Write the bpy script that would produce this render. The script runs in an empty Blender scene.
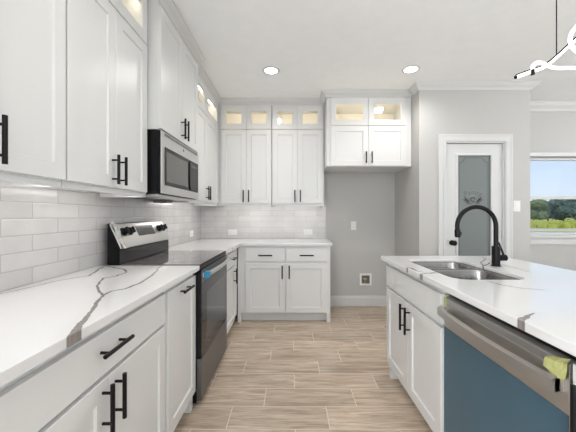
import bpy, bmesh, math, random
from mathutils import Vector, Matrix
random.seed(7)
S = bpy.context.scene
COL = S.collection

# ------------------------------------------------------------------ camera, world, sun, area lights, exposure
H = 1.2376
cam = bpy.data.cameras.new('camera')
cam_o = bpy.data.objects.new('camera', cam)
COL.objects.link(cam_o)
cam.sensor_width = 36.0
cam.lens = 295.0 / 576.0 * 36.0
cam.shift_x = -2.8 / 576.0
cam.shift_y = -1.4 / 576.0
cam.clip_start = 0.02
cam.clip_end = 500
cam_o.location = (0, 0, H)
cam_o.rotation_euler = (math.pi / 2, 0, 0)
S.camera = cam_o

S.view_settings.view_transform = 'Standard'
S.view_settings.look = 'None'
S.view_settings.gamma = 1
S.view_settings.use_curve_mapping = False
S.view_settings.exposure = 0.07

w = bpy.data.worlds.new('sky')
S.world = w
w.use_nodes = True
nt = w.node_tree
nt.nodes.clear()
tc = nt.nodes.new('ShaderNodeTexCoord')
sx = nt.nodes.new('ShaderNodeSeparateXYZ')
rp = nt.nodes.new('ShaderNodeValToRGB')
bg = nt.nodes.new('ShaderNodeBackground')
wo = nt.nodes.new('ShaderNodeOutputWorld')
nt.links.new(tc.outputs['Generated'], sx.inputs[0])
nt.links.new(sx.outputs['Z'], rp.inputs[0])
nt.links.new(rp.outputs[0], bg.inputs[0])
nt.links.new(bg.outputs[0], wo.inputs[0])
el = rp.color_ramp.elements
el[0].position = 0.0
el[0].color = (0.80, 0.90, 1.0, 1)
el[1].position = 0.17
el[1].color = (0.62, 0.79, 1.0, 1)
e2 = el.new(1.0)
e2.color = (0.22, 0.44, 0.9, 1)
bg.inputs[1].default_value = 0.95


def lamp(name, kind, loc, rot, energy, color=(1, 1, 1), size=None, size_y=None, angle=None):
    d = bpy.data.lights.new(name, kind)
    d.energy = energy
    d.color = color
    if kind == 'AREA':
        d.shape = 'RECTANGLE'
        d.size = size
        d.size_y = size_y
    if angle is not None:
        d.angle = angle
    o = bpy.data.objects.new(name, d)
    COL.objects.link(o)
    o.location = loc
    o.rotation_euler = rot
    return o


R = math.radians
XLW = -1.226
# sun from behind the camera, high up: lights the field outside
lamp('sun', 'SUN', (0, 0, 20), (R(42), 0, R(-35)), 3.0, (1, 0.95, 0.88), angle=R(1))
# added fill lamps set in unseen windows behind and beside the camera
lamp('rear_fill', 'AREA', (1.6, -3.93, 1.3), (R(118), 0, 0), 46, (0.97, 0.99, 1.0), 4.4, 2.2)
lamp('right_fill', 'AREA', (5.43, 0.4, 1.45), (R(108), 0, R(90)), 18, (0.97, 0.985, 1.0), 2.6, 1.6)
lamp('left_fill', 'AREA', (XLW + .03, -2.2, 1.35), (R(110), 0, R(-90)), 195, (0.97, 0.99, 1.0), 2.4, 1.9)


# ------------------------------------------------------------------ materials
def lin(c):
    return tuple((v / 12.92 if v <= 0.04045 else ((v + 0.055) / 1.055) ** 2.4) for v in c)


def srgb(r, g, b):
    return lin((r / 255, g / 255, b / 255)) + (1,)


def mat(name, color, rough=0.5, metal=0.0, spec=0.5, coat=0.0, bump=None, var=None, aniso=0):
    m = bpy.data.materials.new(name)
    m.use_nodes = True
    n = m.node_tree
    b = n.nodes['Principled BSDF']
    b.inputs['Base Color'].default_value = color
    b.inputs['Roughness'].default_value = rough
    b.inputs['Metallic'].default_value = metal
    b.inputs['Specular IOR Level'].default_value = spec
    b.inputs['Coat Weight'].default_value = coat
    t = n.nodes.new('ShaderNodeTexCoord')
    nz = n.nodes.new('ShaderNodeTexNoise')
    n.links.new(t.outputs['Object'], nz.inputs['Vector'])
    amt = 0.03 if var is None else var[0]
    nz.inputs['Scale'].default_value = 9 if var is None else var[1]
    mx = n.nodes.new('ShaderNodeMix')
    mx.data_type = 'RGBA'
    mx.inputs[6].default_value = tuple(c * (1 - amt) for c in color[:3]) + (1,)
    mx.inputs[7].default_value = tuple(min(1, c * (1 + amt)) for c in color[:3]) + (1,)
    n.links.new(nz.outputs['Fac'], mx.inputs[0])
    n.links.new(mx.outputs[2], b.inputs['Base Color'])
    if bump:
        nb = n.nodes.new('ShaderNodeTexNoise')
        nb.inputs['Scale'].default_value = bump[0]
        n.links.new(t.outputs['Object'], nb.inputs['Vector'])
        bp = n.nodes.new('ShaderNodeBump')
        bp.inputs['Strength'].default_value = bump[1]
        bp.inputs['Distance'].default_value = 0.002
        n.links.new(nb.outputs['Fac'], bp.inputs['Height'])
        n.links.new(bp.outputs[0], b.inputs['Normal'])
    return m


def brushed(name, color, rough, stretch):
    m = mat(name, color, rough, 1.0)
    n = m.node_tree
    b = n.nodes['Principled BSDF']
    t = n.nodes.new('ShaderNodeTexCoord')
    mp = n.nodes.new('ShaderNodeMapping')
    mp.inputs['Scale'].default_value = stretch
    nz = n.nodes.new('ShaderNodeTexNoise')
    nz.inputs['Scale'].default_value = 6
    nz.inputs['Detail'].default_value = 4
    n.links.new(t.outputs['Object'], mp.inputs[0])
    n.links.new(mp.outputs[0], nz.inputs['Vector'])
    mr = n.nodes.new('ShaderNodeMapRange')
    mr.inputs[3].default_value = rough - 0.004
    mr.inputs[4].default_value = rough + 0.006
    n.links.new(nz.outputs['Fac'], mr.inputs[0])
    n.links.new(mr.outputs[0], b.inputs['Roughness'])
    return m


def emit(name, color, strength):
    m = bpy.data.materials.new(name)
    m.use_nodes = True
    n = m.node_tree
    n.nodes.clear()
    e = n.nodes.new('ShaderNodeEmission')
    e.inputs[0].default_value = color
    e.inputs[1].default_value = strength
    o = n.nodes.new('ShaderNodeOutputMaterial')
    n.links.new(e.outputs[0], o.inputs[0])
    return m


def clear_glass(name, fac=0.08, tint=(1, 1, 1, 1)):
    m = bpy.data.materials.new(name)
    m.use_nodes = True
    n = m.node_tree
    n.nodes.clear()
    tr = n.nodes.new('ShaderNodeBsdfTransparent')
    tr.inputs[0].default_value = tint
    gl = n.nodes.new('ShaderNodeBsdfGlossy')
    gl.inputs['Roughness'].default_value = 0.03
    mx = n.nodes.new('ShaderNodeMixShader')
    mx.inputs[0].default_value = fac
    o = n.nodes.new('ShaderNodeOutputMaterial')
    n.links.new(tr.outputs[0], mx.inputs[1])
    n.links.new(gl.outputs[0], mx.inputs[2])
    n.links.new(mx.outputs[0], o.inputs[0])
    return m


def frosted(name, color):
    m = bpy.data.materials.new(name)
    m.use_nodes = True
    n = m.node_tree
    n.nodes.clear()
    df = n.nodes.new('ShaderNodeBsdfDiffuse')
    df.inputs[0].default_value = color
    tl = n.nodes.new('ShaderNodeBsdfTranslucent')
    tl.inputs[0].default_value = color
    gl = n.nodes.new('ShaderNodeBsdfGlossy')
    gl.inputs['Roughness'].default_value = 0.25
    m1 = n.nodes.new('ShaderNodeMixShader')
    m1.inputs[0].default_value = 0.4
    m2 = n.nodes.new('ShaderNodeMixShader')
    m2.inputs[0].default_value = 0.06
    o = n.nodes.new('ShaderNodeOutputMaterial')
    n.links.new(df.outputs[0], m1.inputs[1])
    n.links.new(tl.outputs[0], m1.inputs[2])
    n.links.new(m1.outputs[0], m2.inputs[1])
    n.links.new(gl.outputs[0], m2.inputs[2])
    n.links.new(m2.outputs[0], o.inputs[0])
    return m


M = {}
M['cab'] = mat('white_cabinet_paint', (0.71, 0.712, 0.705, 1), 0.32, var=(0.01, 3))
M['cabin'] = mat('cabinet_interior', (0.82, 0.77, 0.66, 1), 0.5)
M['wall'] = mat('greige_wall_paint', (0.495, 0.490, 0.474, 1), 0.75, bump=(160, 0.08), var=(0.015, 2))
M['ceil'] = mat('ceiling_paint', (0.90, 0.92, 0.93, 1), 0.9, bump=(90, 0.08))
M['trim'] = mat('white_trim_paint', (0.63, 0.635, 0.63, 1), 0.4, var=(0.01, 3))
M['black'] = mat('matte_black_metal', (0.006, 0.006, 0.0065, 1), 0.42, 0.0, spec=0.22)
M['blackp'] = mat('black_plastic', (0.008, 0.008, 0.009, 1), 0.3, spec=0.3)
M['blackside'] = mat('black_enamel', (0.004, 0.004, 0.005, 1), 0.4, spec=0.2)
M['steel'] = brushed('brushed_stainless', (0.63, 0.62, 0.61, 1), 0.36, (1, 1, 60))
M['dsteel'] = brushed('dark_stainless', (0.20, 0.205, 0.21, 1), 0.36, (60, 1, 60))
M['sinksteel'] = brushed('sink_stainless', (0.30, 0.29, 0.28, 1), 0.24, (8, 8, 2))
M['ovenglass'] = mat('black_oven_glass', (0.006, 0.006, 0.0065, 1), 0.07, spec=0.32)
M['cooktop'] = mat('ceramic_cooktop_glass', (0.22, 0.205, 0.20, 1), 0.05, spec=1.0, coat=1.0)  # grey base stands in for the bright reflection on black glass
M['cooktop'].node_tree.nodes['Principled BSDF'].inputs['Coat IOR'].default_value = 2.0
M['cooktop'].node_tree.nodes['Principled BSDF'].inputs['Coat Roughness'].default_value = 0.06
M['ringgrey'] = mat('printed_ring', (0.16, 0.15, 0.15, 1), 0.2)
M['mwglass'] = mat('smoked_microwave_glass', (0.016, 0.0155, 0.015, 1), 0.1, spec=0.16)
M['mwwin'] = mat('microwave_window_mesh', (0.115, 0.108, 0.10, 1), 0.22, var=(0.15, 900))
M['film'] = mat('blue_protective_film', (0.052, 0.112, 0.155, 1), 0.32, spec=0.4, var=(0.12, 4))
M['tape'] = mat('yellow_masking_tape', (0.50, 0.50, 0.20, 1), 0.55, var=(0.2, 30), bump=(60, 0.6))
M['plastwrap'] = mat('clear_wrap', (0.62, 0.60, 0.57, 1), 0.2, bump=(90, 1.0), var=(0.3, 50))
M['bluetag'] = mat('blue_tag', (0.03, 0.25, 0.45, 1), 0.4, var=(0.3, 80))
M['display'] = mat('grey_display', (0.05, 0.05, 0.055, 1), 0.15)
M['plate'] = mat('white_plastic_plate', (0.80, 0.80, 0.78, 1), 0.35)
M['slot'] = mat('dark_slot', (0.05, 0.05, 0.05, 1), 0.6)
M['galv'] = mat('grey_valve_box', (0.13, 0.12, 0.11, 1), 0.6, var=(0.5, 40))
M['brass'] = mat('brass_valve', (0.5, 0.4, 0.25, 1), 0.35, 0.9)
M['glass'] = clear_glass('clear_cabinet_glass', 0.05)
M['winglass'] = clear_glass('window_glass', 0.012, (0.98, 0.99, 1, 1))
M['frost'] = frosted('frosted_glass', (0.30, 0.34, 0.335, 1))
M['etch'] = mat('etched_lines', (0.13, 0.15, 0.15, 1), 0.6)
M['led'] = emit('led_tube_glow', (1, 1, 1, 1), 3.5)
M['ucl'] = emit('under_cabinet_led', (1, 0.97, 0.93, 1), 11)
M['incab'] = emit('in_cabinet_led', (1, 0.91, 0.75, 1), 12)
M['can'] = emit('downlight_glow', (1, 0.97, 0.93, 1), 9)
M['grassy'] = None


def nodes_of(m):
    return m.node_tree.nodes, m.node_tree.links


class NB:
    """small node-building helper"""

    def __init__(s, m):
        s.n, s.l = nodes_of(m)

    def _in(s, sock, v):
        if isinstance(v, bpy.types.NodeSocket):
            s.l.new(v, sock)
        elif v is not None:
            sock.default_value = v

    def math(s, op, a, b=None, c=None):
        x = s.n.new('ShaderNodeMath')
        x.operation = op
        for i, v in enumerate((a, b, c)):
            s._in(x.inputs[i], v)
        return x.outputs[0]

    def vec(s, op, a, b=None, scale=None):
        x = s.n.new('ShaderNodeVectorMath')
        x.operation = op
        s._in(x.inputs[0], a)
        if b is not None:
            s._in(x.inputs[1], b)
        if scale is not None:
            s._in(x.inputs['Scale'], scale)
        return x.outputs['Value'] if op in ('DOT_PRODUCT', 'LENGTH') else x.outputs['Vector']

    def mix(s, f, a, b):
        x = s.n.new('ShaderNodeMix')
        x.data_type = 'RGBA'
        s._in(x.inputs[0], f)
        s._in(x.inputs[6], a)
        s._in(x.inputs[7], b)
        return x.outputs[2]

    def noise(s, v, scale, detail=2, rough=0.5):
        x = s.n.new('ShaderNodeTexNoise')
        s._in(x.inputs['Vector'], v)
        x.inputs['Scale'].default_value = scale
        x.inputs['Detail'].default_value = detail
        x.inputs['Roughness'].default_value = rough
        return x

    def smooth(s, v, a, b, lo=0.0, hi=1.0):
        x = s.n.new('ShaderNodeMapRange')
        x.interpolation_type = 'SMOOTHSTEP'
        s._in(x.inputs[0], v)
        x.inputs[1].default_value = a
        x.inputs[2].default_value = b
        x.inputs[3].default_value = lo
        x.inputs[4].default_value = hi
        return x.outputs[0]

    def comb(s, x, y, z):
        c = s.n.new('ShaderNodeCombineXYZ')
        for i, v in enumerate((x, y, z)):
            s._in(c.inputs[i], v)
        return c.outputs[0]

    def sep(s, v):
        c = s.n.new('ShaderNodeSeparateXYZ')
        s.l.new(v, c.inputs[0])
        return c.outputs

    def coord(s):
        return s.n.new('ShaderNodeTexCoord').outputs['Object']


def new_mat(name, rough, spec=0.5):
    m = bpy.data.materials.new(name)
    m.use_nodes = True
    b = m.node_tree.nodes['Principled BSDF']
    b.inputs['Roughness'].default_value = rough
    b.inputs['Specular IOR Level'].default_value = spec
    return m, NB(m), b


def floor_material():
    m, k, b = new_mat('wood_look_floor_tile', 0.42)
    p = k.coord()
    x, y, z = k.sep(p)
    RW, RL, OFF = 0.1985, 0.60, 0.2
    r = k.math('DIVIDE', k.math('ADD', y, -1.90 + 40 * RW), RW)
    row = k.math('FLOOR', r)
    rf = k.math('SUBTRACT', r, row)
    u = k.math('DIVIDE', k.math('ADD', k.math('ADD', x, 0.174 + 40 * RL), k.math('MULTIPLY', k.math('SUBTRACT', row, 40), -OFF)), RL)
    cell = k.math('FLOOR', u)
    uf = k.math('SUBTRACT', u, cell)
    dx = k.math('MULTIPLY', k.math('MINIMUM', uf, k.math('SUBTRACT', 1.0, uf)), RL)
    dy = k.math('MULTIPLY', k.math('MINIMUM', rf, k.math('SUBTRACT', 1.0, rf)), RW)
    d = k.math('MINIMUM', dx, dy)
    g = k.smooth(d, 0.0016, 0.0034)
    wn = k.n.new('ShaderNodeTexWhiteNoise')
    wn.noise_dimensions = '2D'
    k.l.new(k.comb(cell, row, 0.0), wn.inputs['Vector'])
    rv = wn.outputs['Value']
    # grain: streaks along x, shifted per plank
    gv = k.comb(k.math('ADD', k.math('MULTIPLY', x, 1.6), k.math('MULTIPLY', rv, 17.0)), k.math('ADD', k.math('MULTIPLY', y, 13.0), k.math('MULTIPLY', rv, 31.0)), 0.0)
    n1 = k.noise(gv, 1.5, 6, 0.62)
    n1.inputs['Distortion'].default_value = 0.6
    gv2 = k.comb(k.math('ADD', k.math('MULTIPLY', x, 3.0), k.math('MULTIPLY', rv, 5.0)), k.math('MULTIPLY', y, 70.0), 0.0)
    n2 = k.noise(gv2, 2.0, 3, 0.6)
    rp = k.n.new('ShaderNodeValToRGB')
    k.l.new(n1.outputs['Fac'], rp.inputs[0])
    e = rp.color_ramp.elements
    e[0].position = 0.28
    e[0].color = srgb(136, 117, 98)
    e[1].position = 0.66
    e[1].color = srgb(206, 191, 174)
    mid = e.new(0.47)
    mid.color = srgb(180, 163, 145)
    c = k.mix(k.smooth(n2.outputs['Fac'], 0.38, 0.7, 0.0, 0.75), rp.outputs[0], srgb(146, 126, 107))
    tone = k.math('ADD', k.math('MULTIPLY', rv, 0.28), 1.05)
    c = k.vec('SCALE', c, scale=tone)
    c = k.mix(g, srgb(222, 211, 198), c)
    k.l.new(c, b.inputs['Base Color'])
    bp = k.n.new('ShaderNodeBump')
    bp.inputs['Strength'].default_value = 0.35
    bp.inputs['Distance'].default_value = 0.0015
    k.l.new(g, bp.inputs['Height'])
    k.l.new(bp.outputs[0], b.inputs['Normal'])
    return m


def tile_material(name, axis, u_off):
    """running-bond 3x12 tiles on a wall; axis = horizontal axis of that wall (0 x, 1 y)"""
    m, k, b = new_mat(name, 0.16)
    p = k.coord()
    xyz = k.sep(p)
    RW, RL = 0.0762, 0.305
    r = k.math('DIVIDE', k.math('ADD', xyz[2], 10 * RW - 0.914), RW)
    row = k.math('FLOOR', r)
    rf = k.math('SUBTRACT', r, row)
    half = k.math('MULTIPLY', k.math('MODULO', row, 2.0), 0.5)
    u = k.math('ADD', k.math('DIVIDE', k.math('ADD', xyz[axis], 20 * RL - u_off), RL), half)
    cell = k.math('FLOOR', u)
    uf = k.math('SUBTRACT', u, cell)
    dx = k.math('MULTIPLY', k.math('MINIMUM', uf, k.math('SUBTRACT', 1.0, uf)), RL)
    dy = k.math('MULTIPLY', k.math('MINIMUM', rf, k.math('SUBTRACT', 1.0, rf)), RW)
    d = k.math('MINIMUM', dx, dy)
    g = k.smooth(d, 0.0010, 0.0022)
    wn = k.n.new('ShaderNodeTexWhiteNoise')
    wn.noise_dimensions = '2D'
    k.l.new(k.comb(cell, row, 0.0), wn.inputs['Vector'])
    n1 = k.noise(p, 7, 3)
    c = k.mix(n1.outputs['Fac'], (0.54, 0.525, 0.515, 1), (0.69, 0.675, 0.665, 1))
    c = k.vec('SCALE', c, scale=k.math('ADD', k.math('MULTIPLY', wn.outputs['Value'], 0.10), 0.93))
    c = k.mix(g, (0.43, 0.41, 0.395, 1), c)
    k.l.new(c, b.inputs['Base Color'])
    hn = k.noise(p, 24, 2)
    h = k.math('ADD', k.math('MULTIPLY', k.smooth(d, 0.0, 0.006), 1.0), k.math('MULTIPLY', hn.outputs['Fac'], 0.5))
    bp = k.n.new('ShaderNodeBump')
    bp.inputs['Strength'].default_value = 0.5
    bp.inputs['Distance'].default_value = 0.0022
    k.l.new(h, bp.inputs['Height'])
    k.l.new(bp.outputs[0], b.inputs['Normal'])
    return m


def quartz_material(name, lines, rough=0.13):
    """white quartz with drawn veins. lines: lists of (x, y, width) in object space"""
    m, k, b = new_mat(name, rough, 0.5)
    p = k.coord()
    x, y, z = k.sep(p)
    flat = k.comb(x, y, 0.0)
    nz = k.noise(flat, 11, 4, 0.6)
    off = k.vec('SCALE', k.vec('SUBTRACT', nz.outputs['Color'], (0.5, 0.5, 0.5)), scale=0.032)
    ox, oy, oz = k.sep(off)
    q = k.vec('ADD', flat, k.comb(ox, oy, 0.0))
    dmin = None
    for ln in lines:
        for (ax, ay, aw), (bx_, by_, bw) in zip(ln, ln[1:]):
            ba = Vector((bx_ - ax, by_ - ay, 0))
            L2 = max(ba.length_squared, 1e-9)
            pa = k.vec('SUBTRACT', q, (ax, ay, 0))
            t = k.math('MULTIPLY', k.vec('DOT_PRODUCT', pa, tuple(ba)), 1.0 / L2)
            t = k.math('MINIMUM', k.math('MAXIMUM', t, 0.0), 1.0)
            pr = k.n.new('ShaderNodeVectorMath')
            pr.operation = 'SCALE'
            pr.inputs[0].default_value = tuple(ba)
            k.l.new(t, pr.inputs['Scale'])
            dd = k.vec('LENGTH', k.vec('SUBTRACT', pa, pr.outputs[0]))
            wd = k.math('ADD', k.math('MULTIPLY', t, bw - aw), aw)
            dd = k.math('SUBTRACT', dd, wd)
            dmin = dd if dmin is None else k.math('MINIMUM', dmin, dd)
    fine = k.noise(flat, 60, 3)
    dj = k.math('ADD', dmin, k.math('MULTIPLY', k.math('SUBTRACT', fine.outputs['Fac'], 0.5), 0.006))
    core = k.smooth(dj, -0.002, 0.003, 1.0, 0.0)
    edge = k.math('MULTIPLY', k.smooth(k.math('ABSOLUTE', dj), 0.0, 0.0026, 1.0, 0.0), 0.55)
    halo = k.smooth(dj, 0.0, 0.05, 0.22, 0.0)
    cloud = k.noise(flat, 2.2, 4)
    base = k.mix(k.smooth(cloud.outputs['Fac'], 0.45, 0.75), (0.755, 0.75, 0.745, 1), (0.71, 0.705, 0.70, 1))
    c = k.mix(halo, base, (0.62, 0.60, 0.58, 1))
    vc = k.mix(fine.outputs['Fac'], (0.13, 0.115, 0.105, 1), (0.36, 0.33, 0.305, 1))
    c = k.mix(core, c, vc)
    c = k.mix(edge, c, (0.07, 0.062, 0.06, 1))
    k.l.new(c, b.inputs['Base Color'])
    return m


# ------------------------------------------------------------------ geometry helpers
class MB:
    def __init__(s):
        s.bm = bmesh.new()

    def face(s, pts):
        vs = [s.bm.verts.new(p) for p in pts]
        return s.bm.faces.new(vs)

    def box(s, x0, x1, y0, y1, z0, z1):
        if x0 > x1: x0, x1 = x1, x0
        if y0 > y1: y0, y1 = y1, y0
        if z0 > z1: z0, z1 = z1, z0
        v = [s.bm.verts.new((x, y, z)) for x in (x0, x1) for y in (y0, y1) for z in (z0, z1)]
        for f in ((0, 1, 3, 2), (4, 6, 7, 5), (0, 4, 5, 1), (2, 3, 7, 6), (0, 2, 6, 4), (1, 5, 7, 3)):
            s.bm.faces.new([v[i] for i in f])
        return s

    def loops(s, rings, cap0=True, cap1=True, closed=False):
        """skin a list of equal-length rings of points"""
        vr = [[s.bm.verts.new(p) for p in r] for r in rings]
        n = len(vr[0])
        pairs = list(zip(vr, vr[1:])) + ([(vr[-1], vr[0])] if closed else [])
        for a, b in pairs:
            for i in range(n):
                j = (i + 1) % n
                s.bm.faces.new((a[i], a[j], b[j], b[i]))
        if not closed:
            if cap0: s.bm.faces.new(vr[0])
            if cap1: s.bm.faces.new(list(reversed(vr[-1])))
        return s

    def tube(s, pts, r, seg=12, closed=False, cap=True):
        pts = [Vector(p) for p in pts]
        rr = r if isinstance(r, (list, tuple)) else [r] * len(pts)
        rings = []
        up = None
        n = len(pts)
        for i, p in enumerate(pts):
            if closed:
                t = (pts[(i + 1) % n] - pts[i - 1]).normalized()
            else:
                t = (pts[min(i + 1, n - 1)] - pts[max(i - 1, 0)]).normalized()
            if up is None:
                up = Vector((0, 0, 1)) if abs(t.z) < 0.9 else Vector((1, 0, 0))
            a = (up - t * up.dot(t)).normalized()
            up = a
            b = t.cross(a)
            rings.append([p + (a * math.cos(2 * math.pi * q / seg) + b * math.sin(2 * math.pi * q / seg)) * rr[i] for q in range(seg)])
        return s.loops(rings, cap, cap, closed)

    def cyl(s, p0, p1, r0, r1=None, seg=20):
        return s.tube([p0, p1], [r0, r0 if r1 is None else r1], seg)

    def prism(s, poly, axis, a, b):
        """polygon extruded along an axis; poly are the two other coordinates in xyz order"""
        def P(q, h):
            q = list(q)
            q.insert(axis, h)
            return q
        return s.loops([[P(q, a) for q in poly], [P(q, b) for q in poly]])

    def sphere(s, c, r, sc=(1, 1, 1), sub=2):
        res = bmesh.ops.create_icosphere(s.bm, subdivisions=sub, radius=r)
        for v in res['verts']:
            v.co = Vector((v.co.x * sc[0], v.co.y * sc[1], v.co.z * sc[2])) + Vector(c)
        return s

    def build(s, name, m, parent=None, loc=None, bevel=0.0, smooth=False, seg=2):
        bmesh.ops.recalc_face_normals(s.bm, faces=s.bm.faces)
        me = bpy.data.meshes.new(name)
        org = Vector((0, 0, 0))
        if parent is not None:
            q = parent
            while q is not None:
                org += Vector(q.location)
                q = q.parent
            loc = (0, 0, 0)
        elif loc is None:
            bb = [v.co for v in s.bm.verts]
            loc = ((min(v.x for v in bb) + max(v.x for v in bb)) / 2, (min(v.y for v in bb) + max(v.y for v in bb)) / 2, min(v.z for v in bb))
            org = Vector(loc)
        else:
            org = Vector(loc)
        bmesh.ops.translate(s.bm, vec=-org, verts=s.bm.verts)
        s.bm.to_mesh(me)
        s.bm.free()
        o = bpy.data.objects.new(name, me)
        COL.objects.link(o)
        o.location = loc
        if parent is not None:
            o.parent = parent
        me.materials.append(m)
        if smooth:
            for p in me.polygons:
                p.use_smooth = True
            try:
                me.set_sharp_from_angle(angle=R(40))
            except Exception:
                pass
        if bevel:
            bv = o.modifiers.new('bevel', 'BEVEL')
            bv.width = bevel
            bv.segments = seg
            bv.limit_method = 'ANGLE'
            bv.angle_limit = R(35)
        return o


def tag(o, label=None, cat=None, group=None, kind=None):
    if label: o['label'] = label
    if cat: o['category'] = cat
    if group: o['group'] = group
    if kind: o['kind'] = kind
    return o


def empty(name, loc, label=None, cat=None, group=None, kind=None):
    o = bpy.data.objects.new(name, None)
    COL.objects.link(o)
    o.location = loc
    o.empty_display_size = 0.1
    return tag(o, label, cat, group, kind)


def copy_tree(o, parent=None):
    c = o.copy()
    COL.objects.link(c)
    if parent is not None:
        c.parent = parent
    for ch in list(o.children):
        copy_tree(ch, c)
    return c


def struct(name, mb, m, bevel=0.0, label=None, smooth=False):
    o = mb.build(name, m, loc=(0, 0, 0), bevel=bevel, smooth=smooth)
    tag(o, label, None, None, 'structure')
    return o


# ------------------------------------------------------------------ dimensions
XL = -1.218        # tiled left wall face
YB = 3.995         # back wall face
ZC = 2.672         # ceiling
XR = 5.5
YR = -4.0
XN = 1.411         # fridge-nook side wall
YP = 3.24          # pantry wall face
XP = 2.63          # pantry corner
YD = 3.82          # dining window wall (behind)

M['floor'] = floor_material()
M['tileL'] = tile_material('backsplash_tile_left', 1, 1.39)
M['tileB'] = tile_material('backsplash_tile_back', 0, 0.05)

# ------------------------------------------------------------------ room shell
struct('floor', MB().box(XL - .12, XR, YR, 5.2, -0.05, 0), M['floor'])
struct('ceiling', MB().box(XL - .12, XR + .12, YR - .12, 5.2, ZC, ZC + 0.12), M['ceil'])
struct('wall_back', MB().box(XL - .12, XN + .01, YB, YB + .12, 0, ZC), M['wall'])
# pantry block: nook side, front with the door opening, outer side
PX0, PX1, PZ = 1.700, 2.345, 2.035     # door opening
mb = MB()
mb.box(XN, XN + .1, YP + .11, 4.9, 0, ZC)
struct('wall_nook', mb, M['wall'])
mb = MB()
mb.box(XN, PX0, YP, YP + .11, 0, ZC)
mb.box(PX1, XP, YP, YP + .11, 0, ZC)
mb.box(PX0, PX1, YP, YP + .11, PZ, ZC)
struct('wall_pantry', mb, M['wall'])
struct('wall_corner', MB().box(XP - .1, XP, YP + .11, 4.9, 0, ZC), M['wall'])
struct('wall_closet', MB().box(XN, XP, 4.9, 5.0, 0, ZC), M['wall'])


def wall_with_opening(name, axis, c0, c1, a0, a1, o0, o1, z0, z1):
    """slab between c0..c1 on the fixed axis, a0..a1 along, opening o0..o1 x z0..z1"""
    mb = MB()
    for (p, q, r, s) in ((a0, o0, 0, ZC), (o1, a1, 0, ZC), (o0, o1, 0, z0), (o0, o1, z1, ZC)):
        if q - p < 1e-4 or s - r < 1e-4: continue
        if axis == 'y': mb.box(p, q, c0, c1, r, s)
        else: mb.box(c0, c1, p, q, r, s)
    return struct(name, mb, M['wall'])


wall_with_opening('wall_left', 'x', XL - .12, XL - .008, YR - .12, YB + .12, -3.4, -1.0, 0.4, 2.3)
WX0, WX1, WZ0, WZ1 = 2.95, 4.75, 0.966, 1.988
wall_with_opening('wall_dining', 'y', YD, YD + .14, XP, XR + .12, WX0, WX1, WZ0, WZ1)
wall_with_opening('wall_right', 'x', XR, XR + .12, YR, YD, -1.0, 1.8, 0.6, 2.3)
wall_with_opening('wall_rear', 'y', YR - .12, YR, XL, XR + .12, -0.7, 3.9, 0.15, 2.45)


def window(name, axis, face, o0, o1, z0, z1, depth, label, mull=1):
    root = empty(name, ((o0 + o1) / 2, face, z0) if axis == 'y' else (face, (o0 + o1) / 2, z0), label, None, None, 'structure')

    def bx(mb, a, b, d0, d1, p, q):
        if axis == 'y': mb.box(a, b, face + d0, face + d1, p, q)
        else: mb.box(face + d0, face + d1, a, b, p, q)
    f = MB()
    t = 0.035
    d0, d1 = depth, depth + .05
    bx(f, o0, o0 + t, d0, d1, z0, z1)
    bx(f, o1 - t, o1, d0, d1, z0, z1)
    bx(f, o0 + t, o1 - t, d0, d1, z0, z0 + t)
    bx(f, o0 + t, o1 - t, d0, d1, z1 - t, z1)
    zm = z0 + (z1 - z0) * 0.485
    bx(f, o0 + t, o1 - t, d0 - .004, d1 - .004, zm - .022, zm + .022)
    for i in range(1, mull):
        xm = o0 + (o1 - o0) * i / mull
        bx(f, xm - .03, xm + .03, d0 - .003, d1 - .003, z0 + t, z1 - t)
    f.build('window_frame', M['trim'], root, bevel=.003)
    g = MB()
    bx(g, o0 + .02, o1 - .02, d0 + .02, d0 + .026, z0 + .02, z1 - .02)
    g.build('window_glass', M['winglass'], root)
    return root


wr = window('window_1', 'y', YD, WX0, WX1, WZ0, WZ1, .06, 'white framed window over the field beside the pantry')
mb = MB()
mb.box(WX0 - .06, WX1 + .06, YD - .045, YD + .06, WZ0 - .028, WZ0 + .001)
mb.build('window_sill', M['trim'], wr, bevel=.006)
mb = MB()
mb.box(WX0 - .04, WX1 + .04, YD - .016, YD - .0005, WZ0 - .115, WZ0 - .0285)
mb.build('sill_apron', M['trim'], wr, bevel=.004)
mb = MB()
mb.box(WX0 - .04, WX1 + .04, YD - .016, YD - .0005, WZ1, WZ1 + .05)
mb.build('head_casing', M['trim'], wr, bevel=.004)
window('added_window_2', 'x', XR, -1.0, 1.8, 0.6, 2.3, .05, 'unseen wide window added in the right wall for light', 2)  # out of view, added to let light in from the right
window('added_window_4', 'x', XL - .09, -3.4, -1.0, 0.4, 2.3, .01, 'unseen wide window added in the left wall for light', 2)  # unseen opening added to light the island front
window('added_window_3', 'y', YR - .11, -0.7, 3.9, 0.15, 2.45, .02, 'unseen glazed wall added behind the camera for light', 3)  # unseen glazing added as a light source for the kitchen

# backsplash tile
struct('trim_1', MB().box(XL - .008, XL, -0.45, YB - .001, 0.80, 1.46), M['tileL'], label='white subway tile backsplash on the left wall')
struct('trim_2', MB().box(XL + .0005, 0.476, YB - .008, YB - .0002, 0.914, 1.46), M['tileB'], label='white subway tile backsplash on the back wall')


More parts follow.
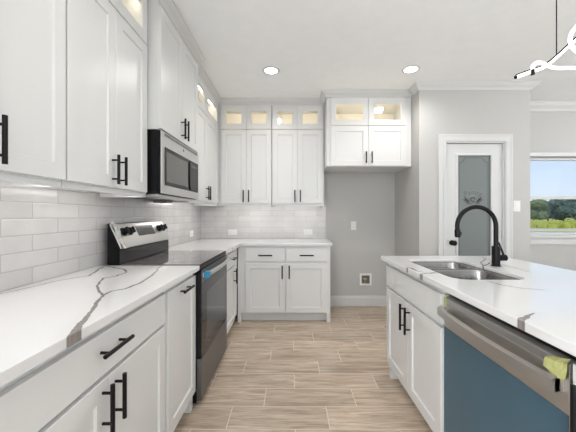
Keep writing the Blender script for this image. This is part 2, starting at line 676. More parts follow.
# mouldings swept along the walls, outward to the right of the walking direction
def sweep(name, prof, path, m, label):
    rings = []
    n = len(path)
    P = [Vector((a, b)) for a, b in path]
    for i in range(n):
        def nrm(a, b):
            d = (b - a).normalized()
            return Vector((d.y, -d.x))
        if i == 0: nn, k = nrm(P[0], P[1]), 1.0
        elif i == n - 1: nn, k = nrm(P[-2], P[-1]), 1.0
        else:
            n1, n2 = nrm(P[i - 1], P[i]), nrm(P[i], P[i + 1])
            nn = (n1 + n2).normalized()
            k = 1.0 / max(nn.dot(n1), 0.2)
        rings.append([(P[i].x + nn.x * o * k, P[i].y + nn.y * o * k, z) for o, z in prof])
    return struct(name, MB().loops(rings), m, label=label)


CR = [(0.0005, 2.604), (0.008, 2.604), (0.012, 2.612), (0.016, 2.620), (0.026, 2.630), (0.042, 2.642), (0.052, 2.655), (0.056, 2.662), (0.064, 2.664), (0.064, 2.6715), (0.0005, 2.6715)]
XU = -0.92     # carcass face of left uppers
XM = -0.848    # carcass face of microwave cabinet
YU = 3.690     # carcass face of back uppers
YF = 3.445     # carcass face of fridge cabinet
sweep('trim_3', CR, [(XU, 0.50), (XU, 1.8775), (XM, 1.8775), (XM, 2.6455), (XU, 2.6455), (XU, YU), (0.417, YU), (0.417, YF), (XN - .002, YF)], M['trim'], 'white crown moulding over the wall cabinets')
CR2 = [(o * 1.05 + .0005, z) for o, z in CR]
sweep('trim_4', CR2, [(XN, YF - .068), (XN, YP), (XP, YP), (XP, YD)], M['trim'], 'white crown moulding around the pantry corner')
sweep('trim_5', [(o * 1.25, ZC - .0005 - (ZC - .0005 - z) * 1.45) for o, z in CR2], [(XP + .07, YD), (XR, YD)], M['trim'], 'white crown moulding over the dining window')
BS = [(0.0005, 0.0005), (0.014, 0.0005), (0.014, 0.11), (0.011, 0.122), (0.009, 0.138), (0.006, 0.141), (0.0005, 0.141)]
sweep('baseboard_back', BS, [(0.476, YB), (XN - .015, YB)], M['trim'], 'white baseboard along the back of the empty fridge nook')
sweep('baseboard_nook', BS, [(XN, YB - .001), (XN, YP), (PX0 - .085, YP)], M['trim'], 'white baseboard on the nook side wall')
sweep('baseboard_pantry', BS, [(PX1 + .085, YP), (XP, YP), (XP, YD - .02)], M['trim'], 'white baseboard round the pantry corner')
sweep('baseboard_dining', BS, [(XP + .016, YD), (XR, YD)], M['trim'], 'white baseboard under the dining window')

# ------------------------------------------------------------------ pantry door
door = empty('door_1', ((PX0 + PX1) / 2, YP, 0), 'white pantry door with a tall frosted glass panel', None, None, 'structure')
mb = MB()
cw = 0.082
for (a, b, t0, t1) in ((0, cw, 0, .014), (0.006, .030, .014, .020), (cw - .02, cw, .014, .018)):
    # mitred look: left, right, head strips with stepped profile
    mb.box(PX0 - b, PX0 - a, YP - t1, YP - t0 - .0004, 0, PZ + b)
    mb.box(PX1 + a, PX1 + b, YP - t1, YP - t0 - .0004, 0, PZ + b)
    mb.box(PX0 - a, PX1 + a, YP - t1, YP - t0 - .0004, PZ + a, PZ + b)
mb.build('door_casing', M['trim'], door, bevel=.002)
mb = MB()
mb.box(PX0 + .0005, PX0 + .012, YP + .0005, YP + .109, 0, PZ)
mb.box(PX1 - .012, PX1 - .0005, YP + .0005, YP + .109, 0, PZ)
mb.box(PX0 + .012, PX1 - .012, YP + .0005, YP + .109, PZ - .012, PZ)
mb.build('door_jamb', M['trim'], door)
DX0, DX1, DZ0, DZ1 = PX0 + .015, PX1 - .015, .008, PZ - .018
DY = YP + .018
GX0, GX1, GZ0, GZ1 = 1.834, 2.222, 0.20, 1.902
mb = MB()
mb.box(DX0, GX0, DY, DY + .035, DZ0, DZ1)
mb.box(GX1, DX1, DY, DY + .035, DZ0, DZ1)
mb.box(GX0, GX1, DY, DY + .035, DZ0, GZ0)
mb.box(GX0, GX1, DY, DY + .035, GZ1, DZ1)
leaf = mb.build('door_leaf', M['trim'], door)
mb = MB()
b = .012
for (x0, x1, z0, z1) in ((GX0 - b, GX0 + b, GZ0 - b, GZ1 + b), (GX1 - b, GX1 + b, GZ0 - b, GZ1 + b), (GX0 + b, GX1 - b, GZ0 - b, GZ0 + b), (GX0 + b, GX1 - b, GZ1 - b, GZ1 + b)):
    mb.box(x0, x1, DY - .007, DY + .012, z0, z1)
mb.build('glass_bead', M['trim'], leaf, bevel=.004)
pane = MB().box(GX0 + .001, GX1 - .001, DY + .014, DY + .020, GZ0 + .001, GZ1 - .001).build('frosted_glass', M['frost'], leaf)
# etched border with notched corners, lettering and sprig
ye = DY + .0134
mb = MB()


def etch_line(mb, pts, wd=.004):
    for (x0, z0), (x1, z1) in zip(pts, pts[1:]):
        d = Vector((x1 - x0, z1 - z0))
        if d.length < 1e-6: continue
        n_ = Vector((-d.y, d.x)).normalized() * wd / 2
        e_ = d.normalized() * wd * .4
        q = [(x0 - e_.x + n_.x, z0 - e_.y + n_.y), (x1 + e_.x + n_.x, z1 + e_.y + n_.y), (x1 + e_.x - n_.x, z1 + e_.y - n_.y), (x0 - e_.x - n_.x, z0 - e_.y - n_.y)]
        mb.prism(q, 1, ye, ye + .0004)


def notched(ins, r):
    x0, x1, z0, z1 = GX0 + ins, GX1 - ins, GZ0 + ins, GZ1 - ins
    pts = []
    for (cx, cz, sx_, sz_) in ((x0, z1, 1, -1), (x1, z1, -1, -1), (x1, z0, -1, 1), (x0, z0, 1, 1)):
        arc = [(cx + sx_ * r * math.cos(a), cz + sz_ * r * math.sin(a)) for a in [i * math.pi / 2 / 8 for i in range(9)]]
        if (sx_ * sz_) < 0: arc = arc[::-1]
        pts += arc
    # order so that consecutive corners join by straight edges
    return pts + [pts[0]]


etch_line(mb, notched(.035, .055), .006)
etch_line(mb, notched(.020, .0001), .004)
mb.build('etched_border', M['etch'], pane)
mb = MB()
CXp, CZp, RAD = 2.020, 1.290, 0.17
word = 'Pantry'
ang = 0.0
adv = [0.038, 0.034, 0.034, 0.022, 0.023, 0.032]
tot = sum(adv)
pos = -tot / 2
deps_letters = []
for ch, a in zip(word, adv):
    cu = bpy.data.curves.new('letter', 'FONT')
    cu.body = ch
    cu.size = 0.078
    cu.align_x = 'CENTER'
    cu.extrude = 0.0
    to = bpy.data.objects.new('letter', cu)
    COL.objects.link(to)
    deps_letters.append((to, pos + a / 2))
    pos += a
bpy.context.view_layer.update()
dg = bpy.context.evaluated_depsgraph_get()
for to, p_ in deps_letters:
    me = to.evaluated_get(dg).to_mesh()
    th = -p_ / RAD
    cx, cz = CXp + RAD * math.sin(-th), CZp + RAD * math.cos(th)
    vm = []
    for v in me.vertices:
        lx, lz = v.co.x * 0.86, v.co.y
        vm.append(mb.bm.verts.new((cx + lx * math.cos(th) - lz * math.sin(th), ye, cz + lx * math.sin(th) + lz * math.cos(th))))
    for f in me.polygons:
        try: mb.bm.faces.new([vm[i] for i in f.vertices])
        except ValueError: pass
for to, p_ in deps_letters:
    cu = to.data
    bpy.data.objects.remove(to)
    bpy.data.curves.remove(cu)
mb.build('lettering', M['etch'], pane)
mb = MB()
for s_ in (-1, 1):
    stem_ = [(CXp + s_ * (.02 + .06 * t), 1.345 + .06 * t * t + .02 * math.sin(3 * t)) for t in [i / 8 for i in range(9)]]
    etch_line(mb, stem_, .005)
    for i in range(2, 9):
        x_, z_ = stem_[i]
        etch_line(mb, [(x_, z_), (x_ + s_ * .018, z_ + .03)], .009)
        etch_line(mb, [(x_, z_), (x_ + s_ * .03, z_ - .005)], .009)
etch_line(mb, [(CXp + .024 * math.cos(a), 1.405 + .022 * math.sin(a)) for a in [i * math.pi / 8 for i in range(14)]], .010)
etch_line(mb, [(CXp - .02, 1.36), (CXp + .02, 1.375), (CXp + .01, 1.39)], .008)
mb.build('etched_sprig', M['etch'], pane)
# knob and hinges
kx, kz = 1.780, 0.927
mb = MB()
mb.cyl((kx, DY - .0005, kz), (kx, DY - .010, kz), .030, .028)
mb.cyl((kx, DY - .008, kz), (kx, DY - .035, kz), .011)
mb.sphere((kx, DY - .050, kz), .029, (1, .75, 1), 3)
mb.box(DX0 - .001, DX0 + .004, DY - .003, DY + .01, kz - .03, kz + .03)
mb.build('door_handle', M['black'], leaf, smooth=True)
for hz in (1.82, 1.02, .25):
    mb = MB()
    mb.cyl((DX1 + .004, DY - .006, hz - .045), (DX1 + .004, DY - .006, hz + .045), .006)
    mb.box(DX1 - .012, DX1 + .01, DY - .002, DY - .0004, hz - .045, hz + .045)
    mb.build('hinge', M['steel'], leaf)
# pantry shelves seen dimly behind the frosted glass are left to the dark closet itself


# ------------------------------------------------------------------ cabinets
def PT(f, F, u, v, w_):
    if f == 'L': return (F + w_, u, v)
    if f == 'B': return (u, F - w_, v)
    return (F - w_, u, v)


def fbox(mb, f, F, u0, u1, v0, v1, w0, w1):
    a, b = PT(f, F, u0, v0, w0), PT(f, F, u1, v1, w1)
    mb.box(a[0], b[0], a[1], b[1], a[2], b[2])


def handle(parent, f, F, spec, name='handle'):
    mb = MB()
    w_ = .020
    if spec[0] == 'v':
        _, u, v0, v1 = spec
        q = .18 * (v1 - v0)
        mb.cyl(PT(f, F, u, v0, w_ + .033), PT(f, F, u, v1, w_ + .033), .0072, seg=14)
        for v in (v0 + q, v1 - q):
            mb.cyl(PT(f, F, u, v, w_ + .0003), PT(f, F, u, v, w_ + .033), .0048, seg=10)
    else:
        _, u0, u1, v = spec
        q = .18 * (u1 - u0)
        mb.cyl(PT(f, F, u0, v, w_ + .033), PT(f, F, u1, v, w_ + .033), .0072, seg=14)
        for u in (u0 + q, u1 - q):
            mb.cyl(PT(f, F, u, v, w_ + .0003), PT(f, F, u, v, w_ + .033), .0048, seg=10)
    return mb.build(name, M['black'], parent, smooth=True)


def shaker(root, f, F, u0, u1, v0, v1, name='door', hd=None, glass=False, st=.062, rl=.062, slab=False):
    """five-piece front, its inner edge chamfered into a recessed panel; glass=True leaves the middle open for a pane"""
    T, c, rec = .020, .0035, .009
    mb = MB()

    def rect(a0, a1, b0, b1, w_):
        return [PT(f, F, a0, b0, w_), PT(f, F, a1, b0, w_), PT(f, F, a1, b1, w_), PT(f, F, a0, b1, w_)]
    if slab:
        fbox(mb, f, F, u0, u1, v0, v1, .0008, T)
    else:
        i0, i1, j0, j1 = u0 + st, u1 - st, v0 + rl, v1 - rl
        e = .0015
        rings = [rect(u0, u1, v0, v1, .0008), rect(u0, u1, v0, v1, T - e), rect(u0 + e, u1 - e, v0 + e, v1 - e, T), rect(i0, i1, j0, j1, T), rect(i0 + c, i1 - c, j0 + c, j1 - c, T - rec)]
        if glass:
            rings.append(rect(i0 + c, i1 - c, j0 + c, j1 - c, .0008))
            mb.loops(rings, closed=True)
        else:
            mb.loops(rings)
    d = mb.build(name, M['cab'], root, bevel=.0015 if slab else 0)
    if glass:
        g = MB()
        fbox(g, f, F, u0 + st + c - .001, u1 - st - c + .001, v0 + rl + c - .001, v1 - rl - c + .001, .004, .008)
        g.build('glass_pane', M['glass'], d)
    if hd:
        handle(d, f, F, hd)
    return d


def dims(f, F, depth, u0, u1, z0):
    c = PT(f, F, (u0 + u1) / 2, z0, -depth / 2)
    return c


G = .0016


def base_cab(f, F, depth, u0, u1, label, group=None, legs=(True, True), name='base_cabinet'):
    root = empty(name, dims(f, F, depth, u0, u1, 0), label, 'cabinet', group)
    mb = MB()
    fbox(mb, f, F, u0 + G, u1 - G, .105, .882, -depth + .002, 0)
    mb.build('carcass', M['cab'], root, bevel=.001)
    mb = MB()
    fbox(mb, f, F, u0 + G, u1 - G, .0008, .1045, -.075 - .015, -.075)
    mb.build('toe_kick', M['cab'], root)
    for i, on in enumerate(legs):
        if on:
            mb = MB()
            a = u0 + G if i == 0 else u1 - G - .04
            fbox(mb, f, F, a, a + .04, .0008, .1045, -.074, -.0005)
            mb.build('leg', M['cab'], root, bevel=.001)
    return root


def upper_cab(f, F, depth, u0, u1, z0, label, group=None, doors=2, stack=True, split=2.298, top=2.6715, rail=True, div=None, zr=1.347, fill0=0, fill1=0, hz=(1.42, 1.55), led=True, stile=.062, ho=.032, lum=None):
    root = empty('wall_cabinet', dims(f, F, depth, u0, u1, z0), label, 'cabinet', group)
    mb = MB()
    zs = split if stack else top
    a, b = u0 + G, u1 - G
    fbox(mb, f, F, a, b, z0, zs, -depth + .001, 0)
    if stack:
        t = .018
        fbox(mb, f, F, a, a + t, zs, top, -depth + .001, 0)
        fbox(mb, f, F, b - t, b, zs, top, -depth + .001, 0)
        fbox(mb, f, F, a + t, b - t, 2.598, top, -depth + .001, 0)
        fbox(mb, f, F, a + t, b - t, zs, 2.598, -depth + .001, -depth + .015)
        m_ = (u0 + fill0 + u1 - fill1) / 2
        fbox(mb, f, F, m_ - .02, m_ + .02, zs, 2.598, -.02, 0)
        if fill0 > .02: fbox(mb, f, F, a + t, u0 + fill0 + .01, zs, top, -.02, 0)
        if fill1 > .02: fbox(mb, f, F, u1 - fill1 - .01, b - t, zs, top, -.02, 0)
    mb.build('carcass', M['cab'], root, bevel=.001)
    if stack:
        mb = MB()
        m0, m1 = a + .0185, b - .0185
        fbox(mb, f, F, m0, m1, zs + .0005, zs + .004, -depth + .016, -.022)
        fbox(mb, f, F, m0, m1, zs + .004, 2.597, -depth + .016, -depth + .019)
        mb.build('inner_lining', M['cabin'], root)
        mb = MB()
        fbox(mb, f, F, m0 + .03, m1 - .03, 2.586, 2.5975, -.11 if depth > .5 else -.062, -.04)
        mb.build('inner_light_strip', M['incab'], root)
    if rail:
        mb = MB()
        fbox(mb, f, F, a, b, zr, z0 - .0005, -.02, -.0005)
        for uu in (a, b - .018):
            fbox(mb, f, F, uu, uu + .018, zr, z0 - .0005, -depth + .012, -.0205)
        mb.build('light_rail', M['cab'], root, bevel=.001)
        if led:
            mb = MB()
            fbox(mb, f, F, a + .04, b - .04, z0 - .012, z0 - .0005, -.058, -.036)
            mb.build('under_light_strip', M['ucl'], root)
    d0, d1 = u0 + fill0 + .003, u1 - fill1 - .003
    n = doors
    wd = (d1 - d0) / n
    for i in range(n):
        p, q = d0 + i * wd + (.0015 if i else 0), d0 + (i + 1) * wd - (.0015 if i < n - 1 else 0)
        if n == 2:
            hu = q - ho if i == 0 else p + ho
        else:
            hu = q - .032
        zb = z0 + .006
        shaker(root, f, F, p, q, zb, zs - .004 if stack else 2.575, 'door', ('v', hu, hz[0], hz[1]), st=stile)
        if stack:
            shaker(root, f, F, p, q, zs + .004, 2.594, 'glass_door', None, True, st=.058, rl=.066)
    return root


DL = XL + .0015   # back of the left cabinets
dU = XU - DL
# left run, from the camera towards the back
upper_cab('L', XU, dU, 0.518, 1.1845, 1.370, 'tall white two door wall cabinet nearest the camera, cut by the left edge', 'wall cabinets', hz=(1.391, 1.539), stile=.055, ho=.042)
upper_cab('L', XU, dU, 1.1875, 1.8755, 1.370, 'white two door wall cabinet just before the microwave, its black bar handles paired', 'wall cabinets', hz=(1.391, 1.539), fill1=.022, stile=.060)
upper_cab('L', XM, XM - DL, 1.880, 2.643, 1.784, 'deep white cabinet right above the microwave with two full height doors', 'wall cabinets', stack=False, rail=False, hz=(1.808, 1.962))
upper_cab('L', XU, dU, 2.648, 3.688, 1.372, 'white wall cabinet in the corner between microwave and back wall', 'wall cabinets', hz=(1.393, 1.541), fill1=.022)
# the corner behind is closed by the back run
upper_cab('B', YU, YB - .0095 - YU, -0.915, -0.2385, 1.372, 'white wall cabinet left on the back wall with two lit panes on top', 'wall cabinets', fill0=.045, hz=(1.393, 1.541))
upper_cab('B', YU, YB - .0095 - YU, -0.2365, 0.4155, 1.372, 'white wall cabinet right on the back wall, next to the empty fridge nook', 'wall cabinets', fill0=.006, fill1=.018, hz=(1.393, 1.541))
# fridge cabinet
fr = upper_cab('B', YF, YB - .002 - YF, 0.4185, XN - .002, 1.800, 'deep white cabinet bridging the empty fridge nook, lit panes above', 'wall cabinets', split=2.272, rail=False, fill0=.045, fill1=.065, hz=(1.83, 1.965))

# base run on the left
XBF = -0.631
dB = XBF - DL
c = base_cab('L', XBF, dB, -0.400, 0.5425, 'white drawer and door base cabinet under the counter beside the camera', 'base cabinets', (True, True))
shaker(c, 'L', XBF, -.395, .5375, .713, .853, 'drawer', ('h', -.02, .16, .793), slab=True)
shaker(c, 'L', XBF, -.395, .0695, .118, .697, 'door', ('v', .0375, .531, .686))
shaker(c, 'L', XBF, .0725, .5375, .118, .697, 'door', ('v', .1045, .531, .686))
c = base_cab('L', XBF, dB, 0.5455, 1.4445, 'white base cabinet with one wide drawer over two doors, front left', 'base cabinets', (True, False))
shaker(c, 'L', XBF, .551, 1.439, .713, .853, 'drawer', ('h', .919, 1.080, .793), slab=True)
shaker(c, 'L', XBF, .551, .9915, .118, .697, 'door', ('v', .9575, .531, .686))
shaker(c, 'L', XBF, .9945, 1.439, .118, .697, 'door', ('v', 1.0265, .531, .686))
XBF = -0.624
dB = XBF - DL
c = base_cab('L', XBF, dB, 1.4475, 1.8785, 'narrow white pull-out base cabinet left of the oven with a bar handle on top', 'base cabinets', (False, True))
shaker(c, 'L', XBF, 1.4525, 1.8735, .118, .853, 'door', ('h', 1.59, 1.74, .818))
YBF = 3.385
XBF = -0.615
dB = XBF - DL
c = base_cab('L', XBF, dB, 2.648, 3.368, 'white corner base cabinet between the oven and the back run', 'base cabinets', (True, False))
shaker(c, 'L', XBF, 2.653, 3.14, .713, .853, 'drawer', ('h', 2.93, 3.08, .79), slab=True)
shaker(c, 'L', XBF, 2.653, 3.14, .118, .697, 'door', ('v', 3.070, .52, .675))
# back base
dBB = YB - .009 - YBF
c = base_cab('B', YBF, dBB, -0.610, 0.455, 'white base cabinet on the back wall with two drawers over two doors', 'base cabinets', (True, True))
shaker(c, 'B', YBF, -.516, -.064, .706, .856, 'drawer', ('h', -.37, -.21, .775), slab=True)
shaker(c, 'B', YBF, -.052, .410, .706, .856, 'drawer', ('h', .10, .26, .775), slab=True)
shaker(c, 'B', YBF, -.516, -.064, .118, .684, 'door', ('v', -.098, .51, .66))
shaker(c, 'B', YBF, -.052, .410, .118, .684, 'door', ('v', -.018, .51, .66))

# ------------------------------------------------------------------ countertops
ZT = .914


def unproj(x, y, z=ZT):
    s_ = (y - 214.6) / (H - z)
    return ((x - 290.8) / s_, 295.0 / s_)


def vein(org, pts):
    out = []
    for x, y, wd in pts:
        X, Y = unproj(x, y)
        out.append((X - org[0], Y - org[1], wd * 1.25))
    return out


def slab(name, poly, label, m, holes=(), z0=.8835, z1=ZT, org=None):
    mb = MB()
    bm = mb.bm
    edges = []
    for lp in [poly] + list(holes):
        vs = [bm.verts.new((x, y, z1)) for x, y in lp]
        for i in range(len(vs)):
            edges.append(bm.edges.new((vs[i], vs[(i + 1) % len(vs)])))
    bmesh.ops.triangle_fill(bm, use_beauty=True, use_dissolve=False, edges=edges)
    top = list(bm.faces)
    ex = bmesh.ops.extrude_face_region(bm, geom=top)
    vs = [g for g in ex['geom'] if isinstance(g, bmesh.types.BMVert)]
    bmesh.ops.translate(bm, vec=(0, 0, z0 - z1), verts=vs)
    o = mb.build(name, m, loc=org, bevel=.003)
    return tag(o, label, 'countertop')


XC = -0.588
orgL = ((XL + XC) / 2, 0.73, .8835)
vl = [
    vein(orgL, [(73, 338, .010), (78, 327, .008), (90, 312, .004), (97, 302, .004), (103, 296, .003), (98, 290, .003), (97, 286, .003), (103, 278, .003), (116, 276, .0035), (127, 272, .003), (124, 269, .003), (108, 266.5, .003), (101, 265, .004)]),
    vein(orgL, [(101, 296, .004), (112, 291, .003), (126, 288.5, .004), (140, 283, .005), (150, 277, .004), (157, 270, .003), (161, 266, .003)]),
    vein(orgL, [(-20, 298, .001), (30, 287.5, .0015), (60, 280, .002), (88, 276, .003), (103, 267, .004)]),
    vein(orgL, [(-40, 460, .002), (-200, 430, .003)]),
]
e_ = vein(orgL, [(73.6, 337.8, 0)])[0]
vl.append([(e_[0] - .012, e_[1] + .012, .006), (e_[0] + .012, e_[1] + .004, .004)])
vl.append([(e_[0] - .012, e_[1] - .004, .002), (e_[0] + .012, e_[1] - .016, .003)])
M['qL'] = quartz_material('veined_quartz_front_left', vl)
slab('countertop', [(XL + .001, -.42), (XC - .016, -.42), (XC + .008, 1.8795), (XL + .001, 1.8795)], 'white quartz countertop with bold grey veins, left of the oven', M['qL'], org=orgL)
orgB = (0.0, YB - .3, .8835)
YCF = 3.352
vb = [[(-.60, -.85 + .02, .004), (-.56, -.80, .010)], [(-1.1, -.2, .002), (-.7, -.15, .002), (-.4, .1, .001)], [(.1, .15, .001), (.3, -.1, .002), (.44, -.3, .006)]]
M['qB'] = quartz_material('veined_quartz_corner', vb)
slab('countertop', [(XL + .001, 2.6465), (-.574, 2.6465), (-.571, YCF), (.474, YCF), (.474, YB - .0085), (XL + .001, YB - .0085)], 'white L-shaped quartz countertop around the far corner', M['qB'], org=orgB)

# island top
XI0, XI1, YI1 = .706, 1.634, 2.317
SX0, SX1, SY0, SY1 = .822, 1.205, 1.468, 2.125


def rrect(x0, x1, y0, y1, r, n=8):
    pts = []
    for cx, cy, a0 in ((x1 - r, y1 - r, 0), (x0 + r, y1 - r, 90), (x0 + r, y0 + r, 180), (x1 - r, y0 + r, 270)):
        for i in range(n + 1):
            a = R(a0 + 90 * i / n)
            pts.append((cx + r * math.cos(a), cy + r * math.sin(a)))
    return pts


orgI = ((XI0 + XI1) / 2, 1.2, .8835)
vi = [
    vein(orgI, [(404, 268, .010), (411, 268, .006), (417, 271, .003), (430, 273, .002), (438, 272, .002)]),
    vein(orgI, [(418.5, 277, .009), (421, 274, .006), (428, 273.5, .003), (437, 273, .002)]),
    vein(orgI, [(484, 267, .003), (481, 262, .002), (486, 259, .002), (483, 257, .001)]),
    vein(orgI, [(484, 266, .004), (489, 263, .003), (495, 261, .001)]),
    vein(orgI, [(500, 264, .0015), (515, 268, .002), (530, 272, .001)]),
    vein(orgI, [(487, 281, .001), (503, 285, .002), (520, 288, .002), (545, 290, .001)]),
    vein(orgI, [(517, 328, .018), (520, 322, .012), (523, 318, .006), (535, 313, .001)]),
]
M['qI'] = quartz_material('veined_quartz_island', vi, 0.10)
slab('countertop', [(XI0, .22), (XI1, .22), (XI1, YI1), (XI0, YI1)], 'white veined quartz top of the kitchen island with sink cutout', M['qI'], [rrect(SX0, SX1, SY0, SY1, .085)], org=orgI)

# ------------------------------------------------------------------ island cabinets
XIF = .752
dI = .59
c = base_cab('I', XIF, dI, 1.437, 2.262, 'white island sink cabinet with false front over two doors', 'base cabinets', (True, True))
shaker(c, 'I', XIF, 1.442, 2.258, .700, .850, 'false_front', None, slab=True)
shaker(c, 'I', XIF, 1.442, 1.8485, .118, .684, 'door', ('v', 1.811, .50, .665))
shaker(c, 'I', XIF, 1.8515, 2.258, .118, .684, 'door', ('v', 1.889, .50, .665))
c = base_cab('I', XIF, dI, 0.300, 0.772, 'white island end cabinet right of the dishwasher, cut by the frame', 'base cabinets', (True, True))
shaker(c, 'I', XIF, .305, .767, .118, .850, 'door', ('v', .728, .645, .815))
# hollow the sink cabinet top: the basin hangs in a real cut in the carcass, made below
mb = MB().box(XIF + dI, XIF + dI + .02, .301, 2.261, .0008, .882)
tag(mb.build('island_back_panel', M['cab'], bevel=.002), 'white panel closing the seating side of the island', 'panel')


# carcass of the sink cabinet as an open-topped shell so that the basin has room
def shell_carcass():
    for o in list(bpy.data.objects):
        if o.name.startswith('carcass') and o.parent and o.parent.get('label', '').startswith('white island sink cabinet'):
            root = o.parent
            bpy.data.objects.remove(o)
            mb = MB()
            x0, x1, y0, y1, z0, z1 = XIF, XIF + dI - .002, 1.437 + G, 2.262 - G, .105, .882
            t = .018
            mb.box(x0, x0 + t, y0, y1, z0, z1)
            mb.box(x1 - t, x1, y0, y1, z0, z1)
            mb.box(x0 + t, x1 - t, y0, y0 + t, z0, z1)
            mb.box(x0 + t, x1 - t, y1 - t, y1, z0, z1)
            mb.box(x0 + t, x1 - t, y0 + t, y1 - t, z0, z0 + t)
            mb.build('carcass', M['cab'], root, bevel=.001)
            return


shell_carcass()

# ------------------------------------------------------------------ sink
sink = empty('sink', ((SX0 + SX1) / 2, (SY0 + SY1) / 2, .66), 'stainless undermount double bowl sink in the island top', 'sink')
YDV = 1.845
zr_ = .8825


def bowl(x0, x1, y0, y1, r, zt):
    mb = MB()
    rings = []
    for ins, z in ((0, zt), (.004, zt - .010), (.010, zt - .10), (.014, zt - .165), (.022, zt - .185), (.04, zt - .195), (.08, zt - .198)):
        rr = max(r - ins * .6, .02)
        rings.append([(x, y, z) for x, y in rrect(x0 + ins, x1 - ins, y0 + ins, y1 - ins, rr)])
    mb.loops(rings, cap0=False)
    o = mb.build('bowl', M['sinksteel'], sink, smooth=True)
    cx, cy = (x0 + x1) / 2 + .05, (y0 + y1) / 2
    mb = MB()
    mb.cyl((cx, cy, zt - .1975), (cx, cy, zt - .193), .042, .040, 24)
    mb.cyl((cx, cy, zt - .193), (cx, cy, zt - .189), .02, .018, 16)
    mb.build('drain', M['steel'], o, smooth=True)
    return o


ZS_ = .899
b0 = .007
bowl(SX0 + b0, SX1 - b0, SY0 + b0, YDV - .010, .080, ZS_ - .0035)
bowl(SX0 + b0, SX1 - b0, YDV + .010, SY1 - b0, .080, ZS_ - .0035)
# rim with the two bowl openings, set inside the cut of the stone
mb = MB()
bm = mb.bm
edges = []
for lp in (rrect(SX0 + .001, SX1 - .001, SY0 + .001, SY1 - .001, .084), rrect(SX0 + b0, SX1 - b0, SY0 + b0, YDV - .010, .080), rrect(SX0 + b0, SX1 - b0, YDV + .010, SY1 - b0, .080)):
    vs = [bm.verts.new((x, y, ZS_)) for x, y in lp]
    for i in range(len(vs)):
        edges.append(bm.edges.new((vs[i], vs[(i + 1) % len(vs)])))
bmesh.ops.triangle_fill(bm, use_beauty=True, edges=edges)
ex = bmesh.ops.extrude_face_region(bm, geom=list(bm.faces))
bmesh.ops.translate(bm, vec=(0, 0, -.0035), verts=[g for g in ex['geom'] if isinstance(g, bmesh.types.BMVert)])
mb.build('rim', M['sinksteel'], sink)

# ------------------------------------------------------------------ faucet
fx, fy = 1.292, 1.858
fa = empty('faucet', (fx, fy, ZT), 'matte black gooseneck pull-down faucet behind the sink', 'faucet')
mb = MB()
mb.cyl((fx, fy, ZT + .0003), (fx, fy, ZT + .006), .029, .028, 28)
mb.cyl((fx, fy, ZT + .006), (fx, fy, ZT + .125), .0235, .0235, 28)
mb.build('faucet_body', M['black'], fa, smooth=True, bevel=.002)
r_ = .122
zc_ = ZT + .250
arc = [(fx, fy, ZT + .124), (fx, fy, ZT + .18)] + [(fx - r_ + r_ * math.cos(a), fy, zc_ + r_ * math.sin(a)) for a in [math.pi * i / 20 * 1.04 for i in range(21)]]
la = Vector(arc[-1])
dr = (Vector(arc[-1]) - Vector(arc[-2])).normalized()
mb = MB()
mb.tube(arc, .0135, 18)
mb.build('spout', M['black'], fa, smooth=True)
mb = MB()
mb.cyl(la, la + dr * .010, .0135, .017, 20)
mb.cyl(la + dr * .010, la + dr * .048, .017, .0175, 20)
mb.cyl(la + dr * .048, la + dr * .054, .0175, .014, 20)
hd_ = mb.build('spray_head', M['black'], fa, smooth=True)
mb = MB()
mb.cyl(la + dr * .018 + Vector((.018, -.004, 0)), la + dr * .038 + Vector((.019, -.004, 0)), .005, .005, 10)
mb.build('spray_button', M['blackp'], hd_, smooth=True)
mb = MB()
mb.cyl((fx + .02, fy, ZT + .052), (fx + .062, fy, ZT + .052), .0195, .0195, 24)
mb.tube([(fx + .050, fy, ZT + .06), (fx + .036, fy, ZT + .10), (fx + .014, fy - .004, ZT + .150)], [.0075, .006, .0045], 12)
mb.build('lever_handle', M['black'], fa, smooth=True)

# ------------------------------------------------------------------ dishwasher
DWX = .742
DW0, DW1 = .782, 1.431
dw = empty('dishwasher', (1.05, (DW0 + DW1) / 2, 0), 'stainless dishwasher still under blue protective film and yellow tape', 'dishwasher')
MB().box(DWX + .045, 1.33, DW0, DW1, .10, .868).build('tub', M['blackside'], dw)
MB().box(DWX + .09, DWX + .11, DW0 + .01, DW1 - .01, .0008, .0995).build('toe_panel', M['blackside'], dw)
mb = MB()
mb.box(DWX, DWX + .044, DW0 + .003, DW1 - .003, .11, .812)
mb.prism([(DWX + .0, .812), (DWX + .044, .812), (DWX + .044, .848), (DWX + .026, .848), (DWX + .002, .838)], 1, DW0 + .003, DW1 - .003)
dd_ = mb.build('door', M['steel'], dw, bevel=.003)
mb = MB()
mb.box(DWX + .020, DWX + .0445, DW0 + .006, DW1 - .006, .8482, .8525)
pn = mb.build('control_strip', M['blackp'], dd_)
mb = MB()
mb.box(DWX + .022, DWX + .035, .98, 1.04, .8526, .8534)
mb.build('control_display', M['display'], pn)
# film
mb = MB()
mb.box(DWX - .0016, DWX - .0002, DW0 + .005, DW1 - .006, .112, .700)
mb.build('protective_film', M['film'], dd_)
# bowed bar handle with end blocks
mb = MB()
y0_, y1_ = DW0 + .018, DW1 - .008
rings = []
for i in range(25):
    t = i / 24
    yy = y0_ + (y1_ - y0_) * t
    bow = .022 + .022 * math.sin(math.pi * t)
    xo = DWX - bow
    zz = .775
    rings.append([(xo - .014, yy, zz - .018), (xo, yy, zz - .022), (xo + .010, yy, zz - .018), (xo + .010, yy, zz + .016), (xo, yy, zz + .022), (xo - .014, yy, zz + .016)])
mb.loops(rings)
for ya, yb in ((y0_, y0_ + .03), (y1_ - .03, y1_)):
    mb.box(DWX - .026, DWX - .0003, ya, yb, .757, .793)
mb.build('handle', M['steel'], dd_, smooth=True)
